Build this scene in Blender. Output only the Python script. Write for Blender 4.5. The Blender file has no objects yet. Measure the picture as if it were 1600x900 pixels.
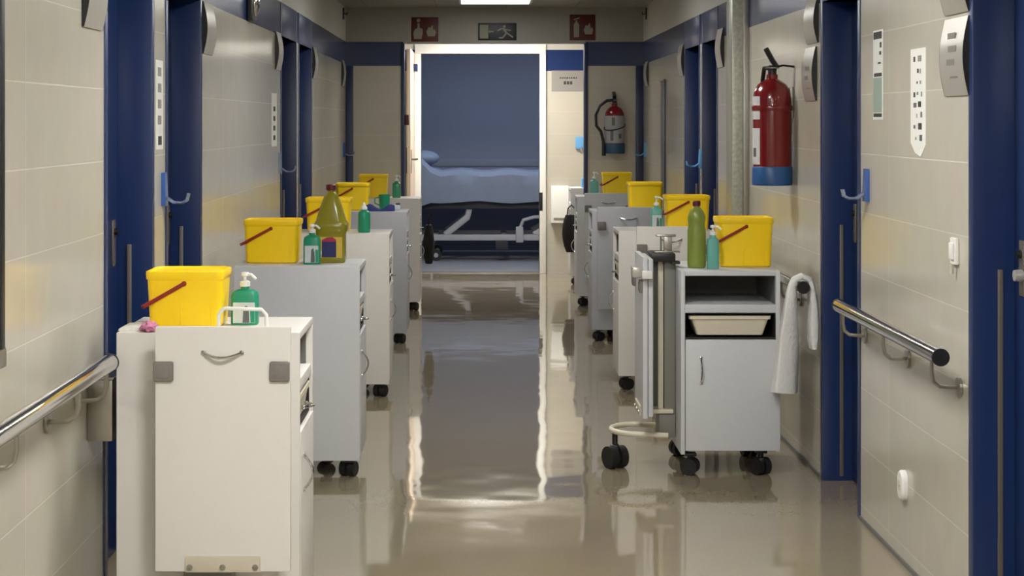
import bpy, bmesh, math, random
from mathutils import Vector, Matrix
random.seed(7)
PI = math.pi
C = bpy.context.scene.collection
sc = bpy.context.scene

# ------------------------------------------------------------------ materials
def srgb(r, g, b):
    f = lambda c: (c/255)/12.92 if c/255 <= .04045 else ((c/255+.055)/1.055)**2.4
    return (f(r), f(g), f(b), 1)

def new_mat(name):
    m = bpy.data.materials.new(name); m.use_nodes = True
    nt = m.node_tree
    return m, nt, nt.nodes['Principled BSDF']

def pmat(name, col, rough=.45, metal=0, noise=.06, scale=12, bump=0, coat=0, trans=0, spec=.5, alpha=1):
    """plain procedural material: slight colour mottling, optional bump"""
    m, nt, b = new_mat(name)
    tc = nt.nodes.new('ShaderNodeTexCoord')
    n = nt.nodes.new('ShaderNodeTexNoise'); n.inputs['Scale'].default_value = scale; n.inputs['Detail'].default_value = 4
    nt.links.new(tc.outputs['Object'], n.inputs['Vector'])
    mix = nt.nodes.new('ShaderNodeMix'); mix.data_type = 'RGBA'
    lo = tuple(c*(1-noise) for c in col[:3])+(1,); hi = tuple(min(1, c*(1+noise)) for c in col[:3])+(1,)
    mix.inputs['A'].default_value = lo; mix.inputs['B'].default_value = hi
    nt.links.new(n.outputs['Fac'], mix.inputs['Factor'])
    nt.links.new(mix.outputs['Result'], b.inputs['Base Color'])
    b.inputs['Roughness'].default_value = rough; b.inputs['Metallic'].default_value = metal
    b.inputs['Specular IOR Level'].default_value = spec
    b.inputs['Coat Weight'].default_value = coat
    b.inputs['Transmission Weight'].default_value = trans
    b.inputs['Alpha'].default_value = alpha
    if bump:
        bp = nt.nodes.new('ShaderNodeBump'); bp.inputs['Strength'].default_value = bump; bp.inputs['Distance'].default_value = .01
        nt.links.new(n.outputs['Fac'], bp.inputs['Height']); nt.links.new(bp.outputs['Normal'], b.inputs['Normal'])
    return m

def tile_mat(name, axes, c1, c2, grout, rough, tw=1.76, th=.22, off=(0, 0), mortar=.0025, bumpd=.0005):
    """ceramic tiles laid in world space; axes = the two world axes the tiling runs over"""
    m, nt, b = new_mat(name)
    tc = nt.nodes.new('ShaderNodeTexCoord')
    sep = nt.nodes.new('ShaderNodeSeparateXYZ'); nt.links.new(tc.outputs['Object'], sep.inputs[0])
    cmb = nt.nodes.new('ShaderNodeCombineXYZ')
    for k in (0, 1):
        a = nt.nodes.new('ShaderNodeMath'); a.operation = 'ADD'; a.inputs[1].default_value = off[k]+20
        nt.links.new(sep.outputs[axes[k]], a.inputs[0]); nt.links.new(a.outputs[0], cmb.inputs[k])
    br = nt.nodes.new('ShaderNodeTexBrick')
    br.offset = 0; br.squash = 1
    br.inputs['Scale'].default_value = 1
    br.inputs['Brick Width'].default_value = tw; br.inputs['Row Height'].default_value = th
    br.inputs['Mortar Size'].default_value = mortar; br.inputs['Mortar Smooth'].default_value = .3
    br.inputs['Bias'].default_value = 0
    br.inputs['Color1'].default_value = c1; br.inputs['Color2'].default_value = c2; br.inputs['Mortar'].default_value = grout
    nt.links.new(cmb.outputs[0], br.inputs['Vector'])
    n = nt.nodes.new('ShaderNodeTexNoise'); n.inputs['Scale'].default_value = 6; n.inputs['Detail'].default_value = 5
    nt.links.new(tc.outputs['Object'], n.inputs['Vector'])
    mx = nt.nodes.new('ShaderNodeMix'); mx.data_type = 'RGBA'; mx.blend_type = 'MULTIPLY'; mx.inputs['Factor'].default_value = .12
    nt.links.new(br.outputs['Color'], mx.inputs['A']); nt.links.new(n.outputs['Color'], mx.inputs['B'])
    nt.links.new(mx.outputs['Result'], b.inputs['Base Color'])
    b.inputs['Roughness'].default_value = rough
    n2 = nt.nodes.new('ShaderNodeTexNoise'); n2.inputs['Scale'].default_value = 5; n2.inputs['Detail'].default_value = 2
    nt.links.new(tc.outputs['Object'], n2.inputs['Vector'])
    b1 = nt.nodes.new('ShaderNodeBump'); b1.inputs['Strength'].default_value = .18; b1.inputs['Distance'].default_value = .012
    nt.links.new(n2.outputs['Fac'], b1.inputs['Height'])
    b2 = nt.nodes.new('ShaderNodeBump'); b2.invert = True; b2.inputs['Strength'].default_value = .6; b2.inputs['Distance'].default_value = bumpd
    nt.links.new(br.outputs['Fac'], b2.inputs['Height']); nt.links.new(b1.outputs['Normal'], b2.inputs['Normal'])
    nt.links.new(b2.outputs['Normal'], b.inputs['Normal'])
    return m

def floor_mat(name, col, rough, wav, coat=.35):
    m, nt, b = new_mat(name)
    tc = nt.nodes.new('ShaderNodeTexCoord')
    n = nt.nodes.new('ShaderNodeTexNoise'); n.inputs['Scale'].default_value = 90; n.inputs['Detail'].default_value = 6
    nt.links.new(tc.outputs['Object'], n.inputs['Vector'])
    n3 = nt.nodes.new('ShaderNodeTexNoise'); n3.inputs['Scale'].default_value = 1.6; n3.inputs['Detail'].default_value = 3
    nt.links.new(tc.outputs['Object'], n3.inputs['Vector'])
    r = nt.nodes.new('ShaderNodeValToRGB')
    r.color_ramp.elements[0].position = .35; r.color_ramp.elements[1].position = .68
    r.color_ramp.elements[0].color = tuple(c*.97 for c in col[:3])+(1,); r.color_ramp.elements[1].color = tuple(c*1.03 for c in col[:3])+(1,)
    nt.links.new(n.outputs['Fac'], r.inputs[0])
    mx = nt.nodes.new('ShaderNodeMix'); mx.data_type = 'RGBA'; mx.blend_type = 'MULTIPLY'; mx.inputs['Factor'].default_value = .15
    nt.links.new(r.outputs[0], mx.inputs['A']); nt.links.new(n3.outputs['Color'], mx.inputs['B'])
    nt.links.new(mx.outputs['Result'], b.inputs['Base Color'])
    b.inputs['Roughness'].default_value = rough
    b.inputs['Coat Weight'].default_value = coat; b.inputs['Coat Roughness'].default_value = .045; b.inputs['Coat IOR'].default_value = 1.6
    # gentle unevenness of the laid vinyl, longer across the corridor than along it
    mp = nt.nodes.new('ShaderNodeMapping'); mp.inputs['Scale'].default_value = (1.5, 1.3, 1)
    nt.links.new(tc.outputs['Object'], mp.inputs['Vector'])
    n2 = nt.nodes.new('ShaderNodeTexNoise'); n2.inputs['Scale'].default_value = 1.7; n2.inputs['Detail'].default_value = 1.5
    nt.links.new(mp.outputs[0], n2.inputs['Vector'])
    bp = nt.nodes.new('ShaderNodeBump'); bp.inputs['Strength'].default_value = wav; bp.inputs['Distance'].default_value = .01
    nt.links.new(n2.outputs['Fac'], bp.inputs['Height']); nt.links.new(bp.outputs['Normal'], b.inputs['Normal']); nt.links.new(bp.outputs['Normal'], b.inputs['Coat Normal'])
    return m

def emit_mat(name, col, strength):
    m, nt, b = new_mat(name)
    b.inputs['Base Color'].default_value = (.8, .8, .8, 1)
    b.inputs['Emission Color'].default_value = col; b.inputs['Emission Strength'].default_value = strength
    return m

CREAM1, CREAM2 = srgb(196, 191, 178), srgb(193, 188, 174)
M = {
 'tile_side': tile_mat('glazed wall tile', (1, 2), CREAM1, CREAM2, srgb(212, 208, 196), .17, off=(.11, -.04)),
 'tile_end': tile_mat('glazed end wall tile', (0, 2), CREAM1, CREAM2, srgb(204, 199, 186), .25, off=(.05, -.04)),
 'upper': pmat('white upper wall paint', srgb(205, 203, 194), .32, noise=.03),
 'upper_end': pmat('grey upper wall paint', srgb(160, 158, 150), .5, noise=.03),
 'band': pmat('blue wall band', srgb(25, 46, 94), .22, noise=.05),
 'blue': pmat('blue door paint', srgb(23, 45, 92), .3, noise=.05),
 'bluedark': pmat('dark blue frame paint', srgb(22, 36, 78), .35, noise=.05),
 'floor': floor_mat('polished beige vinyl', srgb(152, 140, 117), .05, .3),
 'room_floor': floor_mat('grey blue vinyl', srgb(150, 152, 160), .3, .03, 0),
 'ceil': tile_mat('grey metal ceiling tile', (0, 1), srgb(150, 150, 142), srgb(140, 140, 134), srgb(90, 90, 86), .3, tw=.6, th=.6, off=(.147, .02), mortar=.006),
 'cab': pmat('white laminate', srgb(216, 213, 208), .38, noise=.025, scale=30),
 'cabgrey': pmat('grey laminate', srgb(176, 178, 182), .38, noise=.025, scale=30),
 'cabcool': pmat('cool white laminate', srgb(203, 205, 207), .38, noise=.025, scale=30),
 'flapgrey': pmat('grey column paint', srgb(122, 120, 112), .45),
 'cream': pmat('cream enamel', srgb(216, 208, 186), .35, noise=.03),
 'creamdoor': pmat('cream door laminate', srgb(232, 212, 190), .4, noise=.03),
 'clip': pmat('grey plastic clip', srgb(122, 116, 111), .5, noise=.12, scale=60),
 'hinge': pmat('beige hinge plate', srgb(190, 182, 164), .5),
 'dark': pmat('black plastic', srgb(26, 26, 28), .4),
 'slot': pmat('black drawer lining', srgb(30, 29, 28), .6),
 'niche': pmat('dark grey lining', srgb(112, 112, 108), .55),
 'rubber': pmat('black rubber', srgb(22, 22, 24), .5, noise=.2, scale=40),
 'chrome': pmat('polished steel', srgb(205, 205, 205), .14, metal=1, noise=.04),
 'steel': pmat('brushed steel', srgb(165, 162, 155), .32, metal=1, noise=.08, scale=40),
 'strip': pmat('dark blue grey strip', srgb(58, 66, 84), .4),
 'guard': pmat('dull grey edge strip', srgb(112, 106, 100), .4, metal=.4),
 'silver': pmat('satin silver plastic', srgb(190, 187, 178), .28, metal=.4, noise=.04),
 'yellow': pmat('yellow plastic', srgb(255, 212, 16), .36, noise=.04),
 'redstrap': pmat('dark red strap', srgb(138, 26, 18), .4),
 'green': pmat('green bottle plastic', srgb(30, 140, 105), .3, noise=.06),
 'greenclear': pmat('clear green plastic', srgb(66, 170, 130), .22, trans=.25),
 'teal': pmat('teal bottle plastic', srgb(104, 172, 160), .3),
 'white': pmat('white plastic', srgb(232, 232, 228), .35, noise=.02),
 'label': pmat('pale label paper', srgb(196, 206, 206), .5, noise=.1, scale=50),
 'labeldark': pmat('printed grey', srgb(92, 96, 96), .5),
 'olive': pmat('olive cleaner bottle', srgb(146, 138, 36), .22, noise=.1, scale=14, trans=.15),
 'oliveb': pmat('olive green bottle', srgb(136, 150, 66), .3, noise=.08, trans=.1),
 'darkred': pmat('dark red cap', srgb(92, 20, 30), .4),
 'navy': pmat('navy print', srgb(26, 34, 92), .4, noise=.2, scale=40),
 'navycloth': pmat('navy cloth', srgb(28, 40, 100), .8, noise=.25, scale=60, bump=.3),
 'magenta': pmat('magenta print', srgb(160, 34, 66), .4),
 'ylabel': pmat('yellow label', srgb(206, 176, 60), .5, noise=.15, scale=60),
 'red': pmat('extinguisher red', srgb(116, 16, 21), .2, noise=.03, coat=.4),
 'redsign': pmat('dark red sign', srgb(82, 20, 19), .4),
 'greensign': pmat('dark green exit sign', srgb(20, 34, 44), .4),
 'signink': pmat('sign white', srgb(150, 147, 130), .5),
 'exblue': pmat('extinguisher blue foot', srgb(34, 84, 142), .4),
 'exbluedark': pmat('dull blue foot', srgb(38, 74, 106), .45),
 'exlabelgrey': pmat('greyed extinguisher label', srgb(158, 158, 164), .4, noise=.15, scale=40),
 'exlabel': pmat('extinguisher label', srgb(206, 205, 208), .35, noise=.08, scale=40),
 'bluepl': pmat('translucent blue plastic', srgb(70, 112, 190), .2, trans=.35),
 'bluelight': pmat('pale blue plastic', srgb(104, 168, 220), .3),
 'clear': pmat('clear plastic', srgb(196, 212, 240), .12, trans=.75),
 'paper': pmat('white paper', srgb(226, 226, 220), .7, noise=.02),
 'papergrey': pmat('grey paper', srgb(142, 138, 133), .7, noise=.06),
 'ink': pmat('black ink', srgb(52, 52, 54), .7),
 'papergreen': pmat('grey green print', srgb(150, 168, 156), .6),
 'towel': pmat('white towelling', srgb(226, 226, 222), .9, noise=.05, scale=70, bump=.6),
 'pink': pmat('pink floral cloth', srgb(190, 120, 150), .9, noise=.7, scale=90, bump=.5),
 'bag': pmat('black bag fabric', srgb(16, 16, 18), .75, noise=.3, scale=30, bump=.3),
 'sheet': pmat('pale blue bed linen', srgb(128, 140, 162), .85, noise=.08, scale=6, bump=.4),
 'roomwall': pmat('blue grey room wall', srgb(146, 152, 168), .7, noise=.03),
 'bed_shade': pmat('dark dado paint', srgb(62, 66, 80), .6),  # shade under the bed, put into the wall colour
 'bedmetal': pmat('grey bed enamel', srgb(170, 172, 178), .4),
 'beddark': pmat('dark bed underside', srgb(40, 42, 50), .6),
 'boardface': pmat('notice board glass', srgb(70, 74, 80), .08),
 'speckle': pmat('speckled metal cladding', srgb(168, 170, 156), .3, metal=.35, noise=.45, scale=55),
 'threshold': pmat('aluminium threshold', srgb(200, 196, 182), .3, metal=.8),
 'lightpanel': emit_mat('lit ceiling diffuser', (1, .98, .94, 1), 24),
 'lightnear': emit_mat('bright ceiling diffuser', (1, .98, .94, 1), 80),
 'lightmid': emit_mat('corridor ceiling diffuser', (1, .98, .94, 1), 38),
 'lightdim': emit_mat('dim ceiling diffuser', (1, .98, .94, 1), 5.5),
 'lightalcove': emit_mat('lit lobby diffuser', (1, .96, .90, 1), 56),
}

# ------------------------------------------------------------------ mesh building
class MB:
    def __init__(s): s.bm = bmesh.new(); s.mats = []
    def _mi(s, m):
        if m not in s.mats: s.mats.append(m)
        return s.mats.index(m)
    def _fin(s, faces, m, smooth=True):
        i = s._mi(m)
        for f in faces: f.material_index = i; f.smooth = smooth
    def box(s, a, b, m='cab', bev=0, seg=2, mtx=None):
        x0, y0, z0 = (min(a[i], b[i]) for i in range(3)); x1, y1, z1 = (max(a[i], b[i]) for i in range(3))
        r = bmesh.ops.create_cube(s.bm, size=1)
        vs = r['verts']
        for v in vs: v.co = Vector(((x0+x1)/2+v.co.x*(x1-x0), (y0+y1)/2+v.co.y*(y1-y0), (z0+z1)/2+v.co.z*(z1-z0)))
        fs = {f for v in vs for f in v.link_faces}
        if bev:
            es = list({e for v in vs for e in v.link_edges})
            bv = min(bev, .45*min(x1-x0, y1-y0, z1-z0))
            rr = bmesh.ops.bevel(s.bm, geom=es, offset=bv, segments=seg, profile=.6, affect='EDGES')
            fs = {f for v in rr['verts'] for f in v.link_faces} | set(rr['faces'])
            vs = list({v for f in fs for v in f.verts})
        if mtx is not None:
            for v in vs: v.co = mtx @ v.co
        s._fin(fs, m); return s
    def cyl(s, p0, p1, r, m='chrome', seg=18, r2=None, caps=True):
        p0, p1 = Vector(p0), Vector(p1); d = p1-p0
        q = d.to_track_quat('Z', 'Y').to_matrix()
        r2 = r if r2 is None else r2
        A = [s.bm.verts.new(p0+q @ Vector((r*math.cos(2*PI*i/seg), r*math.sin(2*PI*i/seg), 0))) for i in range(seg)]
        B = [s.bm.verts.new(p1+q @ Vector((r2*math.cos(2*PI*i/seg), r2*math.sin(2*PI*i/seg), 0))) for i in range(seg)]
        fs = [s.bm.faces.new((A[i], A[(i+1) % seg], B[(i+1) % seg], B[i])) for i in range(seg)]
        if caps: fs += [s.bm.faces.new(A[::-1]), s.bm.faces.new(B)]
        s._fin(fs, m); return s
    def loft(s, secs, m='cab', caps=True, closed_path=False):
        R = [[s.bm.verts.new(Vector(p)) for p in sec] for sec in secs]
        n = len(R[0]); fs = []
        K = len(R)
        for k in range(K if closed_path else K-1):
            a, b = R[k], R[(k+1) % K]
            for i in range(n): fs.append(s.bm.faces.new((a[i], a[(i+1) % n], b[(i+1) % n], b[i])))
        if caps and not closed_path: fs += [s.bm.faces.new(R[0][::-1]), s.bm.faces.new(R[-1])]
        s._fin(fs, m); return s
    def tube(s, path, r, m='chrome', seg=10, closed=False, flat=None):
        P = [Vector(p) for p in path]; secs = []; n = len(P); up = None
        for k in range(n):
            if closed: t = P[(k+1) % n]-P[k-1]
            else: t = P[min(k+1, n-1)]-P[max(k-1, 0)]
            t.normalize()
            if up is None:
                up = Vector((0, 0, 1)) if abs(t.z) < .9 else Vector((1, 0, 0))
            u = (up-t*up.dot(t)).normalized(); v = t.cross(u); up = u
            ru, rv = (r, r) if flat is None else flat
            secs.append([P[k]+u*ru*math.cos(2*PI*i/seg)+v*rv*math.sin(2*PI*i/seg) for i in range(seg)])
        return s.loft(secs, m, True, closed)
    def lathe(s, prof, c=(0, 0, 0), m='white', seg=28, sx=1, sy=1):
        secs = [[(c[0]+sx*max(r, 1e-4)*math.cos(2*PI*i/seg), c[1]+sy*max(r, 1e-4)*math.sin(2*PI*i/seg), c[2]+z) for i in range(seg)] for r, z in prof]
        return s.loft(secs, m)
    def prism(s, poly, a, b, axis, m='cab'):
        """2-D polygon extruded from a to b along axis (0/1/2); poly gives the two other axes in order"""
        def P(p, t):
            q = [0, 0, 0]; o = [k for k in range(3) if k != axis]
            q[axis] = t; q[o[0]] = p[0]; q[o[1]] = p[1]; return q
        return s.loft([[P(p, a) for p in poly], [P(p, b) for p in poly]], m)
    def sphere(s, c, r, m='white', sc3=(1, 1, 1), sub=2):
        q = bmesh.ops.create_icosphere(s.bm, subdivisions=sub, radius=r)
        for v in q['verts']: v.co = Vector((c[0]+v.co.x*sc3[0], c[1]+v.co.y*sc3[1], c[2]+v.co.z*sc3[2]))
        s._fin({f for v in q['verts'] for f in v.link_faces}, m); return s
    def build(s, name, parent=None, loc=None, sharp=35):
        bmesh.ops.recalc_face_normals(s.bm, faces=s.bm.faces)
        me = bpy.data.meshes.new(name); s.bm.to_mesh(me); s.bm.free()
        for k in s.mats: me.materials.append(M[k])
        me.set_sharp_from_angle(angle=math.radians(sharp))
        o = bpy.data.objects.new(name, me); C.objects.link(o)
        if parent is not None: o.parent = parent
        if loc is not None: o.location = loc
        return o

def tag(o, label=None, cat=None, group=None, kind=None):
    if label: o['label'] = label
    if cat: o['category'] = cat
    if group: o['group'] = group
    if kind: o['kind'] = kind
    return o
def thing(name, label, cat, loc=(0, 0, 0), rz=0, group=None, kind=None):
    o = bpy.data.objects.new(name, None); C.objects.link(o); o.empty_display_size = .1
    o.location = loc; o.rotation_euler = (0, 0, rz)
    return tag(o, label, cat, group, kind)
def struct(mb, name, label, cat):
    return tag(mb.build(name), label, cat, kind='structure')
def rrect(w, d, r, z, n=5, cx=0, cy=0):
    pts = []
    for (sx, sy, a0) in ((1, 1, 0), (-1, 1, PI/2), (-1, -1, PI), (1, -1, 1.5*PI)):
        for k in range(n):
            a = a0+PI/2*k/(n-1)
            pts.append((cx+sx*(w/2-r)+r*math.cos(a), cy+sy*(d/2-r)+r*math.sin(a), z))
    return pts

# ------------------------------------------------------------------ the place
XL, XR, YE, HC = -1.14, 1.447, 15.58, 2.49      # wall planes, end wall, ceiling height (m); the camera stands at the origin, 1.5 m up
YB = -2.5                                        # wall behind the camera
YA = 17.72                                       # far wall of the lobby
BZ0, BZ1 = 2.0, 2.195                            # blue band
REC = .118                                       # door recess
L_OPEN = [(5.475, 6.32), (6.554, 7.42), (10.40, 11.32), (11.44, 12.37)]
R_OPEN = [(4.30, 5.262), (6.753, 7.53), (10.75, 11.51), (11.61, 12.47)]

mb = MB(); mb.box((XL-.6, YB-.2, -.1), (XR+.6, YA-.02, 0), 'floor'); struct(mb, 'floor', 'polished beige corridor floor running to the far doorway', 'floor')
mb = MB(); mb.box((XL-.6, YB-.2, HC), (XR+.6, YA+.1, HC+.08), 'ceil'); struct(mb, 'ceiling', 'grey metal tiled corridor ceiling', 'ceiling')

def side_wall(name, xin, xout, opens, label):
    mb = MB(); y = YB
    for (a, b) in opens+[(YE, YE)]:
        if a > y: mb.box((xin, y, 0), (xout, a, BZ0), 'tile_side')
        y = b
    mb.box((xin, YB, BZ0), (xout, YE, BZ1), 'band')
    mb.box((xin, YB, BZ1), (xout, YE, HC), 'upper')
    return struct(mb, name, label, 'wall')
side_wall('wall_left', XL, XL-.2, L_OPEN, 'cream tiled wall on the side of the notice board with blue doors')
side_wall('wall_right', XR, XR+.2, R_OPEN, 'cream tiled wall on the side of the large red extinguisher')
mb = MB(); mb.box((XL-.2, YB-.15, 0), (XR+.2, YB, HC), 'tile_end'); struct(mb, 'wall_rear', 'tiled wall behind the viewer', 'wall')

# end wall with the wide opening to the lobby
OX0, OX1, OZ = -.64, .946, 2.18
mb = MB()
mb.box((XL, YE, 0), (OX0, YE+.12, 1.984), 'tile_end'); mb.box((OX1, YE, 0), (XR, YE+.12, 1.984), 'tile_end')
mb.box((XL, YE, 1.984), (OX0, YE+.12, BZ1), 'band'); mb.box((OX1, YE, 1.984), (XR, YE+.12, BZ1), 'band')
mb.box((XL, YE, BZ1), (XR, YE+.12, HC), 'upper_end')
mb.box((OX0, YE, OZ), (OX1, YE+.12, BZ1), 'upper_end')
struct(mb, 'wall_back', 'end wall with wide opening between two tiled panels', 'wall')
mb = MB()
mb.box((OX0-.018, YE-.014, 0), (OX0+.012, YE+.13, OZ), 'bluedark', .003)
mb.box((OX1-.012, YE-.014, 0), (OX1+.018, YE+.13, OZ), 'bluedark', .003)
struct(mb, 'trim_1', 'dark blue edging around the wide opening', 'trim')
mb = MB()
mb.box((XL+.002, YE-.02, 0), (XL+.066, YE-.001, 1.984), 'bluedark', .003); struct(mb, 'trim_2', 'blue corner post beside the bare tiled end panel', 'trim')
mb = MB()
mb.box((XR-.066, YE-.02, 0), (XR-.002, YE-.001, 1.984), 'bluedark', .003); struct(mb, 'trim_3', 'blue corner post beside the small extinguisher', 'trim')

# dark joint where tiles meet the floor
for nm, x, s_, ops in (('baseboard_left', XL, 1, L_OPEN), ('baseboard_right', XR, -1, R_OPEN)):
    mb = MB(); y = YB
    for (a, b) in ops+[(YE, YE)]:
        if a > y: mb.box((x, y, 0), (x+s_*.006, a, .016), 'niche')
        y = b
    struct(mb, nm, 'thin dark joint along the foot of the ' + ('notice board' if s_ > 0 else 'large extinguisher') + ' wall', 'baseboard')

# doors set back in the side walls
def door(n, sd, a, b, label, lock=None):
    xw = XL if sd < 0 else XR
    out = sd
    xl = xw+out*REC
    d = thing('door_%d' % n, label, 'door', (xl, (a+b)/2, 0), kind='structure')
    o = Vector((xl, (a+b)/2, 0))
    def rel(mb, name, par): return mb.build(name, par, None)
    W = lambda x, y, z: (x-o.x, y-o.y, z)
    f = MB()
    f.box(W(xw-out*.004, a, 0), W(xl+out*.06, a+.045, BZ1), 'blue', .003)
    f.box(W(xw-out*.004, b-.045, 0), W(xl+out*.06, b, BZ1), 'blue', .003)
    f.box(W(xw-out*.004, a+.045, BZ0), W(xl+out*.06, b-.045, BZ1), 'blue', .003)
    fo = rel(f, 'frame', d)
    f = MB(); f.box(W(xl, a+.047, .008), W(xl+out*.045, b-.047, BZ0-.003), 'blue', .002)
    lf = rel(f, 'leaf', d)
    f = MB(); f.box(W(xl-out*.05, b-.052, .02), W(xl-out*.034, b-.0455, 1.07), 'guard', .002)
    rel(f, 'jamb_guard', fo)
    f = MB()
    yk = b-.13
    f.box(W(xl, yk-.022, 1.0), W(xl-out*.007, yk+.022, 1.16), 'guard', .004)
    f.cyl(W(xl-out*.007, yk, 1.12), W(xl-out*.02, yk, 1.12), .012, 'dark')
    rel(f, 'lock_plate', lf)
    if lock:
        f = MB(); f.lathe([(0, 0), (.014, 0), (.018, .012), (.016, .03), (0, .034)], m='silver')
        k = rel(f, 'door_knob', lf); k.rotation_euler = (0, -out*PI/2, 0); k.location = W(xl, lock[0], lock[1])
    return d
dl = ['first blue door after the notice board', 'blue door just past the narrow tiled pier with a paper notice', 'third blue door along the notice board wall, past the round call lamp', 'last blue door on the notice board wall before the end panel']
for i, (a, b) in enumerate(L_OPEN): door(i+1, -1, a, b, dl[i])
dr = ['blue door beside the short handrail with a silver knob', 'blue door between the short handrail and the white towel', 'blue door just past the speckled metal upright', 'last blue door before the small extinguisher']
for i, (a, b) in enumerate(R_OPEN): door(i+5, 1, a, b, dr[i], lock=(5.12, 1.06) if i == 0 else None)

# speckled metal upright on the right wall
mb = MB(); mb.box((XR-.085, 9.56, 0), (XR-.0005, 9.78, HC), 'speckle', .006); mb.box((XR-.03, 9.52, 0), (XR-.0005, 9.56, HC), 'steel', .003)
struct(mb, 'pillar_right', 'speckled metal clad upright from floor to ceiling', 'pillar')

# ------------------------------------------------------------------ lobby, far doorway and dim room
DX0, DX1, DZ = -.55, .62, 2.17
mb = MB()
mb.box((XL, YA, 0), (DX0, YA+.14, BZ0), 'tile_end'); mb.box((DX1, YA, 0), (XR, YA+.14, BZ0), 'tile_end')
mb.box((XL, YA, BZ0), (DX0, YA+.14, 2.21), 'band'); mb.box((DX1, YA, BZ0), (XR, YA+.14, 2.21), 'band')
mb.box((XL, YA, 2.21), (XR, YA+.14, HC), 'upper'); mb.box((DX0, YA, DZ), (DX1, YA+.14, 2.21), 'upper')
struct(mb, 'wall_lobby', 'brightly lit lobby wall around the far doorway', 'wall')
mb = MB(); mb.box((XL-.2, YE+.12, 0), (XL, YA+.14, HC), 'tile_side'); struct(mb, 'wall_lobby_left', 'lobby side wall beside the open cream door', 'wall')
mb = MB(); mb.box((XR, YE+.12, 0), (XR+.2, YA+.14, HC), 'tile_side'); struct(mb, 'wall_lobby_right', 'lobby side wall beside the last cabinet', 'wall')

d9 = thing('door_9', 'white framed far doorway into the dim room with cream leaf swung open', 'door', (0, YA, 0), kind='structure')
f = MB()
f.box((DX0-.062, -.03, 0), (DX0, .16, DZ), 'white', .004); f.box((DX1, -.03, 0), (DX1+.062, .16, DZ), 'white', .004)
f.box((DX0-.062, -.03, DZ), (DX1+.062, .16, DZ+.095), 'white', .004)
fr = f.build('frame', d9)
f = MB(); f.box((DX1-.004, -.026, .62), (DX1+.03, -.034, .80), 'dark', .002); f.build('strike_plate', fr)
f = MB(); f.box((DX0-.10, -1.16, .01), (DX0-.062, -.032, 2.175), 'creamdoor', .003); lf = f.build('leaf', d9)
f = MB()
f.box((DX0-.062, -1.10, 1.02), (DX0-.055, -1.04, 1.24), 'steel', .004)
f.tube([(DX0-.058, -1.07, 1.15), (DX0-.012, -1.07, 1.15), (DX0-.01, -1.0, 1.15), (DX0-.01, -.93, 1.15)], .01, 'steel')
f.box((DX0-.104, -1.162, 1.02), (DX0-.096, -1.158, 1.26), 'dark', .001)
f.build('handle', lf)
f = MB(); f.box((DX0-.062, -.36, 1.99), (DX0-.03, -.10, 2.06), 'bluedark', .004); f.build('door_closer', lf)
mb = MB(); mb.box((DX0, YA-.02, 0), (DX1, YA+.14, .006), 'threshold', .002); struct(mb, 'trim_4', 'metal threshold strip across the far doorway', 'trim')

RX0, RX1, RY1 = -2.4, 2.8, 20.9
mb = MB(); mb.box((RX0, YA-.02, -.1), (RX1, RY1, 0), 'room_floor'); struct(mb, 'floor_room', 'grey floor of the dim room past the doorway', 'floor')
mb = MB(); mb.box((RX0, RY1, 0), (RX1, RY1+.1, 2.6), 'roomwall'); mb.box((RX0, RY1-.006, 0), (RX1, RY1, .9), 'bed_shade'); mb.box((RX0, RY1-.015, .98), (RX1, RY1, 1.06), 'roomwall', .004)  # dark lower sheet paints the shade behind and under the bed
struct(mb, 'wall_room_back', 'blue grey wall behind the hospital bed', 'wall')
mb = MB(); mb.box((RX0-.1, YA+.14, 0), (RX0, RY1, 2.6), 'roomwall'); struct(mb, 'wall_room_left', 'side wall of the dim room near the bed head', 'wall')
mb = MB()
mb.box((RX1, YA+.14, 0), (RX1+.1, RY1, .9), 'roomwall'); mb.box((RX1, YA+.14, 2.2), (RX1+.1, RY1, 2.6), 'roomwall')
mb.box((RX1, YA+.14, .9), (RX1+.1, 18.4, 2.2), 'roomwall'); mb.box((RX1, 20.5, .9), (RX1+.1, RY1, 2.2), 'roomwall')
struct(mb, 'wall_room_right', 'side wall of the dim room with the added window', 'wall')
mb = MB(); mb.box((RX0, YA+.14, 2.6), (RX1, RY1, 2.66), 'roomwall'); struct(mb, 'ceiling_room', 'ceiling of the dim room', 'ceiling')
mb = MB(); mb.box((RX0, YA+.1, 0), (XL-.2, YA+.14, 2.6), 'roomwall'); mb.box((XR+.2, YA+.1, 0), (RX1, YA+.14, 2.6), 'roomwall'); mb.box((XL-.2, YA+.1, HC+.08), (XR+.2, YA+.14, 2.6), 'roomwall')
struct(mb, 'wall_room_front', 'wall of the dim room on the doorway side', 'wall')
w1 = thing('added_window', 'unseen window added to light the dim room', 'window', (RX1, 19.45, .9), kind='structure')  # out of view, added to let bluish light into the room
f = MB()
for a, b in (((0, -1.05, 0), (.06, 1.05, .05)), ((0, -1.05, 1.25), (.06, 1.05, 1.3)), ((0, -1.05, .05), (.06, -1.0, 1.25)), ((0, 1.0, .05), (.06, 1.05, 1.25)), ((0, -.025, .05), (.06, .025, 1.25))): f.box(a, b, 'white', .004)
f.build('added_window_frame', w1)

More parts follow.
